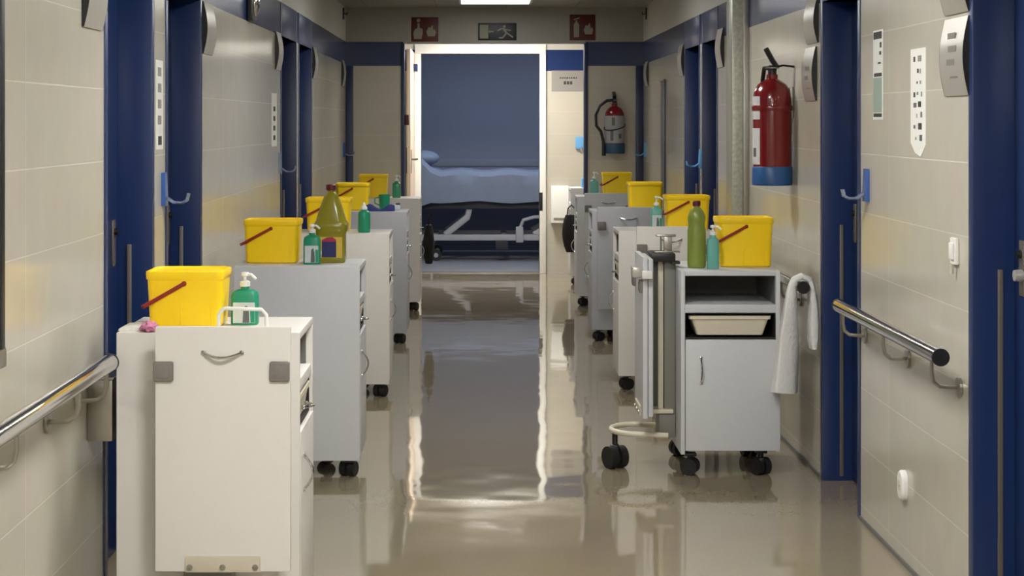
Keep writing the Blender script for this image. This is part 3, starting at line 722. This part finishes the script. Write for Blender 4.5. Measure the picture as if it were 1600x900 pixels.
# ------------------------------------------------------------------ extinguishers
def extinguisher(label, x, y, z, r, sd_wall, hose, body_mat, lab_dir, H=.46):
    t = thing('fire_extinguisher', label, 'fire extinguisher', (x, y, z))
    f = MB()
    f.lathe([(0, .0), (r*.9, .0), (r*.97, .01), (r, .03), (r, H-.10), (r*.95, H-.06), (r*.75, H-.025), (r*.42, H-.006), (.026, H), (.026, H+.02), (0, H+.02)], m=body_mat, seg=36)
    f.build('cylinder', t)
    f = MB(); f.lathe([(r*.9, -.012), (r*1.03, -.01), (r*1.05, .0), (r*1.04, .07), (r*1.005, .075), (r*1.005, .0), (r*.9, -.008)], m='exblue' if sd_wall == 'x' else 'exbluedark', seg=36); tag(f.build('foot_ring', t), 'blue foot ring')
    # label panels wrapping the body
    f = MB()
    for (za, zb) in (((.085, H-.225), (H-.185, H-.08)) if sd_wall == 'x' else ((.08, H-.085),)):
        pts = [(lab_dir+math.radians(k)) for k in (range(-54, 55, 6) if sd_wall == 'x' else range(-78, 79, 6))]
        out = [(1.004*r*math.cos(a), 1.004*r*math.sin(a)) for a in pts]; inn = [(1.0*r*math.cos(a), 1.0*r*math.sin(a)) for a in pts][::-1]
        f.loft([[(p[0], p[1], za) for p in out+inn], [(p[0], p[1], zb) for p in out+inn]], 'exlabel' if sd_wall == 'x' else 'exlabelgrey')
    for k, (za, zb, da) in enumerate(((.10, .19, -.5), (H-.17, H-.10, -.35), (.12, .16, .35))):
        pts = [lab_dir+da+math.radians(q) for q in range(0, 19, 6)]
        out = [(1.007*r*math.cos(a), 1.007*r*math.sin(a)) for a in pts]; inn = [(1.002*r*math.cos(a), 1.002*r*math.sin(a)) for a in pts][::-1]
        f.loft([[(p[0], p[1], za) for p in out+inn], [(p[0]*1, p[1]*1, zb) for p in out+inn]], 'labeldark')
    tag(f.build('label', t), 'white label panels')
    f = MB(); u = Vector((math.cos(lab_dir), math.sin(lab_dir), 0))
    f.cyl((0, 0, H+.015), (0, 0, H+.06), .02, 'dark', 16)
    f.box((-.018, -.018, H+.035), (.018, .018, H+.062), 'dark', .004)
    f.tube([(0, 0, H+.05), tuple(-u*.05+Vector((0, 0, H+.062))), tuple(-u*.10+Vector((0, 0, H+.055)))], .009, 'dark', 8, flat=(.005, .011))
    f.tube([tuple(-u*.02+Vector((0, 0, H+.055))), tuple(u*.0+Vector((0, 0, H+.085))), tuple(u*(.03 if sd_wall == 'x' else -.09)+Vector((0, 0, H+.14 if sd_wall == 'x' else H+.12)))], .011, 'dark', 8, flat=(.013, .018) if sd_wall == 'x' else (.007, .016))
    v = f.build('valve', t)
    f = MB(); f.tube([(.03*math.cos(a), .03*math.sin(a), H+.05) for a in [2*PI*k/12 for k in range(12)]], .003, 'steel', 6, True); f.build('safety_ring', v)
    f = MB()
    if hose == 'long':
        f.tube([(-.015, -.02, H+.05), (-.07, -.03, H+.045), (-.13, -.03, H+.0), (-.165, -.03, H-.08), (-.16, -.03, H-.17), (-.12, -.03, .18), (-.10, -.03, .10), (-.097, -.03, .04)], .013, 'dark', 10)
        f.cyl((-.097, -.03, .06), (-.096, -.03, -.03), .014, 'dark', 12, r2=.018)
    else:
        f.tube([(-.0, -.02, H+.05), (-.03, .04, H+.05), (-.03, .085, H+.0), (-.025, .105, H-.1), (-.02, .106, .2), (-.01, .106, .1)], .010, 'dark', 10)
    f.build('hose', t)
    f = MB()
    if sd_wall == 'x':
        f.box((r-.01, -.025, H*.62), (XR-x-.0005, .025, H*.92), 'steel', .004); f.tube([((r+.004)*math.cos(a), (r+.004)*math.sin(a), H*.72) for a in [2*PI*k/24 for k in range(24)]], .004, 'red', 6, True, flat=(.012, .003))
    else:
        f.box((-.025, r-.01, H*.62), (.025, YE-y-.0005, H*.92), 'steel', .004); f.tube([((r+.006)*math.cos(a), (r+.006)*math.sin(a), H*.55+.03*math.sin(a+.6)) for a in [2*PI*k/24 for k in range(24)]], .004, 'dark', 6, True, flat=(.006, .003))
    f.build('wall_bracket', t)
extinguisher('large dark red fire extinguisher with blue foot on the tiled side wall', 1.352, 8.2, 1.22, .088, 'x', 'back', 'red', PI*.93, H=.475)
extinguisher('small looking fire extinguisher with long black hose on the end panel', 1.19, YE-.1, 1.235, .085, 'y', 'long', 'red', -PI/2, H=.40)

# ------------------------------------------------------------------ wall fittings
def bowed_plate(label, sd, y, z0, z1, w=.25, bow=.017, stripes=0):
    xw = XL if sd < 0 else XR
    t = thing('sign_plate', label, 'wall sign', (xw-sd*.0006, y, z0), group='bowed silver wall signs')
    n = 12; h = z1-z0
    o = []; i = []
    for k in range(n+1):
        q = k/n; b = .006+bow*math.sin(PI*q)
        o.append((-sd*b, h*q)); i.append((-sd*(b-.005), h*q))
    f = MB(); f.prism(o+i[::-1], -w/2+.004, w/2-.004, 1, 'silver'); f.build('face', t)
    for ya in (-w/2, w/2-.004):
        f = MB(); f.prism([(0, 0)]+o+[(0, h)], ya, ya+.004, 1, 'dark'); f.build('side_cheek', t)
    if stripes:
        f = MB()
        for k in range(stripes):
            q = .22+.17*k; b = .006+bow*math.sin(PI*q)+.0006
            f.box((-sd*b, -w*.22+.02*(k % 2), h*q), (-sd*(b+.0005), w*.10+.02*(k % 2), h*q+.018), 'flapgrey')
        f.build('print', t)
bowed_plate('lower bowed silver sign above the short handrail beside the knobbed door', 1, 5.385, 1.578, 1.812, .27, stripes=4)
bowed_plate('upper bowed silver sign above the short handrail beside the knobbed door', 1, 5.385, 1.825, 2.0, .27)
bowed_plate('lower bowed silver sign beside the large extinguisher', 1, 7.74, 1.59, 1.82, .24, stripes=3)
bowed_plate('upper bowed silver sign beside the large extinguisher', 1, 7.70, 1.835, 2.03, .24)
bowed_plate('bowed silver sign just past the speckled metal upright', 1, 10.6, 1.82, 2.05, .24)
bowed_plate('bowed silver sign just past the last door on the extinguisher wall', 1, 12.62, 1.82, 2.04, .24)
bowed_plate('bowed silver sign by the corner post near the small extinguisher', 1, 15.2, 1.80, 2.01, .24)
bowed_plate('bowed silver sign before the first door past the notice board', -1, 5.3, 1.775, 1.99, .26)
bowed_plate('bowed silver sign past the door beyond the narrow pier', -1, 7.56, 1.783, 2.0, .26)
bowed_plate('bowed silver sign before the third door on the notice board wall', -1, 10.24, 1.795, 2.01, .24)
bowed_plate('bowed silver sign past the last door on the notice board wall', -1, 12.53, 1.80, 2.02, .24)
bowed_plate('bowed silver sign by the corner post of the bare end panel', -1, 15.2, 1.80, 2.02, .24)

def gel_bracket(label, sd, y, z, mat='bluepl', arm='clear'):
    """wall holder: a plate with a clear curved arm reaching into the corridor"""
    xw = XL if sd < 0 else XR
    t = thing('wall_holder', label, 'wall holder', (xw-sd*.0005, y, z), group='blue wall holders')
    f = MB(); f.loft([[(-sd*q[0], q[1], q[2]) for q in ((0, -.03, 0), (0, .03, 0), (.016, .03, 0), (.016, -.03, 0))], [(-sd*q[0], q[1], q[2]) for q in ((0, -.03, .12), (0, .03, .12), (.012, .022, .12), (.012, -.022, .12))]], mat)
    f.build('plate', t)
    f = MB()
    pts = [(-sd*.014, 0, .03), (-sd*.04, 0, .012), (-sd*.07, 0, .010), (-sd*.088, 0, .02), (-sd*.094, 0, .045)]
    f.tube(pts, .01, arm, 8, flat=(.006, .026)); f.build('arm', t)
gel_bracket('blue wall holder with clear arm on the narrow pier with a paper notice', -1, 6.5, 1.195)
gel_bracket('blue wall holder with clear arm above the far end of the short handrail', 1, 6.63, 1.205)
gel_bracket('pale blue wall holder between the last two doors on the extinguisher wall', 1, 11.56, 1.2, 'bluelight', 'bluelight')
gel_bracket('clear wall holder just before the third door on the notice board wall', -1, 10.33, 1.2, 'clear', 'clear')
gel_bracket('blue wall holder near the corner post of the small extinguisher', 1, 15.35, 1.2, 'bluelight', 'bluelight')
gel_bracket('blue wall holder near the corner post of the bare end panel', -1, 15.3, 1.2)
t = thing('wall_holder', 'pale blue holder on the lobby wall below the grey paper sign', 'wall holder', (1.02, YA-.0005, 1.19), group='blue wall holders')
f = MB(); f.box((-.045, -.03, .04), (.045, 0, .16), 'bluelight', .008); f.build('plate', t)
f = MB(); f.tube([(.01, -.03, .05), (.01, -.07, .0), (.01, -.1, .01)], .01, 'steel', 8); f.build('arm', t)

t = thing('wall_strip', 'slim dark blue grey strip standing on the tiles between two bowed signs', 'wall strip', (XR+.0003, 13.85, .95), kind='thing')
f = MB(); f.box((-.012, -.13, 0), (0, .13, .86), 'strip', .004); f.build('panel', t)
f = MB(); f.box((-.02, -.14, .86), (0, .14, .875), 'guard', .003); f.build('cap', t)

# papers stuck to the walls
def side_paper(name, label, sd, y0, y1, z0, z1, marks, base='paper', pts=None, seed=1):
    xw = XL if sd < 0 else XR
    t = thing(name, label, 'paper notice', (xw-sd*.0005, (y0+y1)/2, z0))
    h, w = z1-z0, y1-y0
    f = MB()
    poly = pts or [(-w/2, 0), (w/2, 0), (w/2, h), (-w/2, h)]
    f.prism(poly, 0, -sd*.0012, 0, base); f.build('sheet', t)
    f = MB(); random.seed(seed)
    for (za, zb, ya, yb, m) in marks:
        f.box((-sd*.0012, (ya-.5)*w, za*h), (-sd*.0018, (yb-.5)*w, zb*h), m)
    f.build('print', t)
def text_marks(lines, za, zb, ya=.15, yb=.85, m='ink', seed=2):
    random.seed(seed); out = []
    st = (zb-za)/lines
    for k in range(lines):
        z = zb-st*(k+.75); y = ya+random.uniform(0, .12)
        while y < yb-.06:
            wd = random.uniform(.05, .3); out.append((z+st*random.uniform(-.15, .1), z+st*random.uniform(.3, .6), y, min(yb, y+wd), random.choice(('ink', 'labeldark', 'papergrey')))); y += wd+random.uniform(.04, .25)
    return out
side_paper('wall_notice', 'narrow notice with grey green panel near the far end of the short rail', 1, 6.38, 6.535, 1.507, 1.83,
           [(.03, .07, .1, .95, 'ink'), (.08, .47, .08, .98, 'papergreen'), (.48, .52, .1, .9, 'ink'), (.90, .98, .1, .95, 'ink'), (.62, .64, .2, .5, 'ink'), (.72, .76, .15, .35, 'ink'), (.80, .86, .12, .3, 'ink')])
w_, h_ = .2, .355
side_paper('wall_notice', 'long white sheet with a pointed lower end above the short handrail', 1, 5.77, 5.97, 1.385, 1.74, text_marks(8, .12, .95, .2, .8, seed=5),
           pts=[(-w_/2, .04), (-w_*.18, 0), (w_*.2, .012), (w_/2, .045), (w_/2, h_), (-w_/2, h_)])
side_paper('wall_notice', 'white notice with five dark marks on the narrow pier', -1, 6.36, 6.50, 1.40, 1.72, [(.05, .15, .3, .8, 'ink')]+[(z, z+.1, .25, .75, 'papergrey') for z in (.28, .46, .64, .82)])
side_paper('wall_notice', 'white notice with a column of dark lettering before the third door', -1, 9.95, 10.2, 1.36, 1.66, [(z, z+.09, .3, .7, 'ink') for z in (.12, .30, .48, .66)])
t = thing('paper_sign', 'grey paper sign with two printed lines on the lobby wall', 'paper sign', (.91, YA-.0006, 1.797))
f = MB(); f.box((-.17, -.0015, 0), (.17, 0, .208), 'papergrey'); f.build('sheet', t)
f = MB(); random.seed(9)
x = -.09
while x < .08:
    wd = random.uniform(.012, .022); f.box((x, -.0022, .128), (x+wd, -.0015, .142), 'ink'); x += wd+.006
for k in range(3): f.box((-.05+k*.03, -.0022, .07), (-.05+k*.03+.024, -.0015, .102), 'ink')
f.build('print', t)

# switch, socket, call lamp, hooks, boxes
t = thing('wall_switch', 'white switch with brown pull on the tiles above the short handrail', 'switch', (XR-.0005, 5.405, 1.05))
f = MB(); f.box((-.012, -.03, .02), (0, .03, .1), 'white', .004, 3); f.build('plate', t)
f = MB(); f.box((-.02, -.018, .035), (-.0125, .018, .085), 'white', .004); f.cyl((-.014, 0, .02), (-.014, 0, -.008), .006, 'hinge', 10); f.build('rocker', t)
t = thing('wall_socket', 'rounded white socket cover low on the tiles below the short handrail', 'socket', (XR-.0005, 6.05, .225))
f = MB(); f.loft([[(-q[2], q[0], q[1]+.048) for q in rrect(.074, .1, .03, zz)] for zz in (0, .012)]+[[(-q[2], q[0], q[1]+.048) for q in rrect(.062, .088, .026, .02)]], 'white'); f.build('cover', t)
f = MB(); f.cyl((-.0202, 0, .048), (-.022, 0, .048), .018, 'cream', 18); f.cyl((-.0222, -.008, .048), (-.0226, -.008, .048), .003, 'dark', 8); f.build('insert', t)
t = thing('call_lamp', 'black and chrome call lamp mounted on the blue band of the notice board wall', 'call lamp', (XL, 8.96, 2.0))
f = MB(); f.box((0, -.09, .0), (.03, .09, .19), 'dark', .012, 3); f.build('base', t)
f = MB(); f.sphere((.032, 0, .09), .04, 'chrome', (.6, 1.2, 1.6), 3); f.build('dome', t)
for sd, lb in ((-1, 'small dark hook high on the upper wall near the bare end panel'), (1, 'small dark hook high on the upper wall near the small extinguisher')):
    xw = XL if sd < 0 else XR
    t = thing('wall_hook', lb, 'hook', (xw-sd*.0005, 15.25, 2.37)); f = MB(); f.box((0, -.02, 0), (-sd*.012, .02, .1), 'dark', .003); f.build('plate', t)
    f = MB(); f.tube([(-sd*.012, 0, .05), (-sd*.035, 0, .04), (-sd*.04, 0, .06)], .005, 'dark', 8); f.build('prong', t)
t = thing('wall_box', 'grey metal box on the wall below the end of the long handrail', 'wall box', (XL+.0005, 5.33, .565))
f = MB(); f.box((0, -.095, 0), (.075, .1, .18), 'steel', .006); f.build('case', t)
f = MB(); f.box((0.004, -.097, .18), (.079, .102, .188), 'steel', .003); f.build('lid', t)
t = thing('towel_dispenser', 'white box dispenser on the lobby wall beside the far doorway', 'dispenser', (.815, YA-.0006, .505))
f = MB(); f.loft([[(-.085, 0, 0), (.085, 0, 0), (.085, -.12, 0), (-.085, -.12, 0)], [(-.085, 0, .30), (.085, 0, .30), (.085, -.13, .30), (-.085, -.13, .30)], [(-.085, 0, .362), (.085, 0, .362), (.085, -.10, .362), (-.085, -.10, .362)]], 'white'); f.build('case', t)
f = MB(); f.box((-.06, -.126, .03), (.06, -.121, .05), 'papergrey', .001); f.build('outlet', t)
t = thing('fire_call_point', 'red fire call point on the edge of the wide opening', 'call point', (OX0+.0125, YE+.05, 1.47))
f = MB(); f.box((0, -.045, 0), (.035, .045, .09), 'redsign', .005); f.build('case', t)
f = MB(); f.box((.0352, -.025, .022), (.038, .025, .068), 'signink', .001); f.build('button', t)

# notice board near the viewer
t = thing('notice_board', 'black framed notice board on the tiles above the long handrail', 'notice board', (XL+.0006, 3.515, .93))
f = MB()
for a, b in (((0, -.685, 0), (.035, .685, .035)), ((0, -.685, 1.10), (.035, .685, 1.135)), ((0, -.685, .035), (.035, -.65, 1.10)), ((0, .65, .035), (.035, .685, 1.10))): f.box(a, b, 'dark', .004)
f.build('frame', t)
f = MB(); f.box((.002, -.65, .035), (.02, .65, 1.10), 'boardface'); f.build('pane', t)
f = MB(); f.box((.0, .60, -.004), (.037, .689, .04), 'steel', .004); f.build('corner_guard', t)

# ------------------------------------------------------------------ signs above the opening
def sign(name, label, x0, x1, z0, z1, bg, build):
    t = thing(name, label, 'safety sign', ((x0+x1)/2, YE-.0006, (z0+z1)/2), group='safety signs above the opening')
    f = MB(); f.box((-(x1-x0)/2, -.006, -(z1-z0)/2), ((x1-x0)/2, 0, (z1-z0)/2), bg, .002); f.build('panel', t)
    f = MB(); build(f); f.build('pictogram', t)
Y1, Y2 = -.0075, -.0062
def flame(f, x, z, s):
    f.prism([(x+s*a, z+s*b) for a, b in ((-.3, -.5), (.3, -.5), (.42, -.15), (.3, .15), (.2, -.02), (.12, .5), (-.12, .2), (-.2, .34), (-.42, -.1))], Y1, Y2, 1, 'signink')
def hand_sign(f):
    # hand pressing a button
    f.prism([(-.095, -.085), (-.03, -.085), (-.018, -.03), (-.02, .005), (-.045, .012), (-.048, .055), (-.064, .055), (-.066, .012), (-.088, .0), (-.1, -.03)], Y1, Y2, 1, 'signink')
    f.lathe([(0, 0), (.022, 0), (.022, .001), (0, .001)], (-.056, -.0075, .078), 'signink', 16) if False else f.cyl((-.056, Y1, .078), (-.056, Y2, .078), .016, 'signink', 18)
    flame(f, .055, -.01, .10)
def ext_sign(f):
    f.prism([(-.075, -.085), (-.03, -.085), (-.028, .02), (-.038, .04), (-.046, .045), (-.046, .06), (-.06, .06), (-.06, .045), (-.068, .04), (-.077, .02)], Y1, Y2, 1, 'signink')
    f.prism([(-.075, .062), (-.025, .078), (-.025, .088), (-.075, .072)], Y1, Y2, 1, 'signink')
    flame(f, .052, -.01, .10)
def exit_sign(f):
    f.box((-.152, Y1, -.06), (-.078, Y2, .06), 'signink')
    f.box((-.066, Y1, -.006), (-.03, Y2, .006), 'signink'); f.prism([(-.066, -.02), (-.066, .02), (-.086+.012, 0)], Y1, Y2, 1, 'signink')
    # running figure
    f.cyl((.062, Y1, .045), (.062, Y2, .045), .012, 'signink', 14)
    f.prism([(.04, .03), (.062, .034), (.09, -.01), (.072, -.02)], Y1, Y2, 1, 'signink')
    f.prism([(.045, .03), (.038, .018), (.0, .002), (-.002, .012), (.03, .03)], Y1, Y2, 1, 'signink')
    f.prism([(.066, .026), (.072, .014), (.118, .004), (.12, .014)], Y1, Y2, 1, 'signink')
    f.prism([(.074, -.012), (.09, -.008), (.14, -.045), (.132, -.055)], Y1, Y2, 1, 'signink')
    f.prism([(.07, -.012), (.084, -.02), (.05, -.06), (.012, -.06), (.012, -.05), (.044, -.046)], Y1, Y2, 1, 'signink')
sign('fire_sign', 'dark red sign with a hand and a flame above the open cream door', -.568, -.334, 2.196, 2.407, 'redsign', hand_sign)
sign('exit_sign', 'dark exit sign with a running figure above the far doorway', .011, .345, 2.207, 2.357, 'greensign', exit_sign)
sign('fire_sign', 'dark red sign with an extinguisher and a flame toward the small extinguisher', .807, 1.03, 2.207, 2.43, 'redsign', ext_sign)

# ------------------------------------------------------------------ light, camera, colour
win_fill = bpy.data.lights.new('added window fill', 'AREA'); win_fill.shape = 'RECTANGLE'; win_fill.size = 2.0; win_fill.size_y = 1.25  # fill light added outside the unseen window
win_fill.energy = 10; win_fill.color = (.70, .81, 1)
so = bpy.data.objects.new('added_window_fill', win_fill); C.objects.link(so)
so.location = (RX1+.25, 19.45, 1.55); so.rotation_euler = (0, PI/2, 0)
rl = bpy.data.lights.new('added dim room fill', 'AREA'); rl.shape = 'RECTANGLE'; rl.size = 1.6; rl.size_y = .5  # unseen overhead lamp, added to light the room and darken under the bed
rl.energy = 17; rl.color = (.66, .78, 1)
ro = bpy.data.objects.new('added_room_fill', rl); C.objects.link(ro); ro.location = (.2, 19.2, 2.58)
w = bpy.data.worlds.new('world'); sc.world = w; w.use_nodes = True
w.node_tree.nodes['Background'].inputs[0].default_value = (.35, .45, .7, 1)
w.node_tree.nodes['Background'].inputs[1].default_value = .05

cam = bpy.data.cameras.new('camera'); co = bpy.data.objects.new('camera', cam); C.objects.link(co)
co.location = (0, 0, 1.5); co.rotation_euler = (PI/2, 0, 0)
cam.sensor_width = 36; cam.lens = 2800*36/1600; cam.clip_start = .1; cam.clip_end = 100
cam.shift_x = (800-745)/1600; cam.shift_y = -(450-190)/1600
sc.camera = co
sc.view_settings.view_transform = 'Standard'; sc.view_settings.look = 'None'
sc.view_settings.gamma = 1; sc.view_settings.use_curve_mapping = False
sc.view_settings.exposure = .28
sc.cycles.use_denoising = True
sc.cycles.max_bounces = 8; sc.cycles.diffuse_bounces = 5; sc.cycles.glossy_bounces = 5
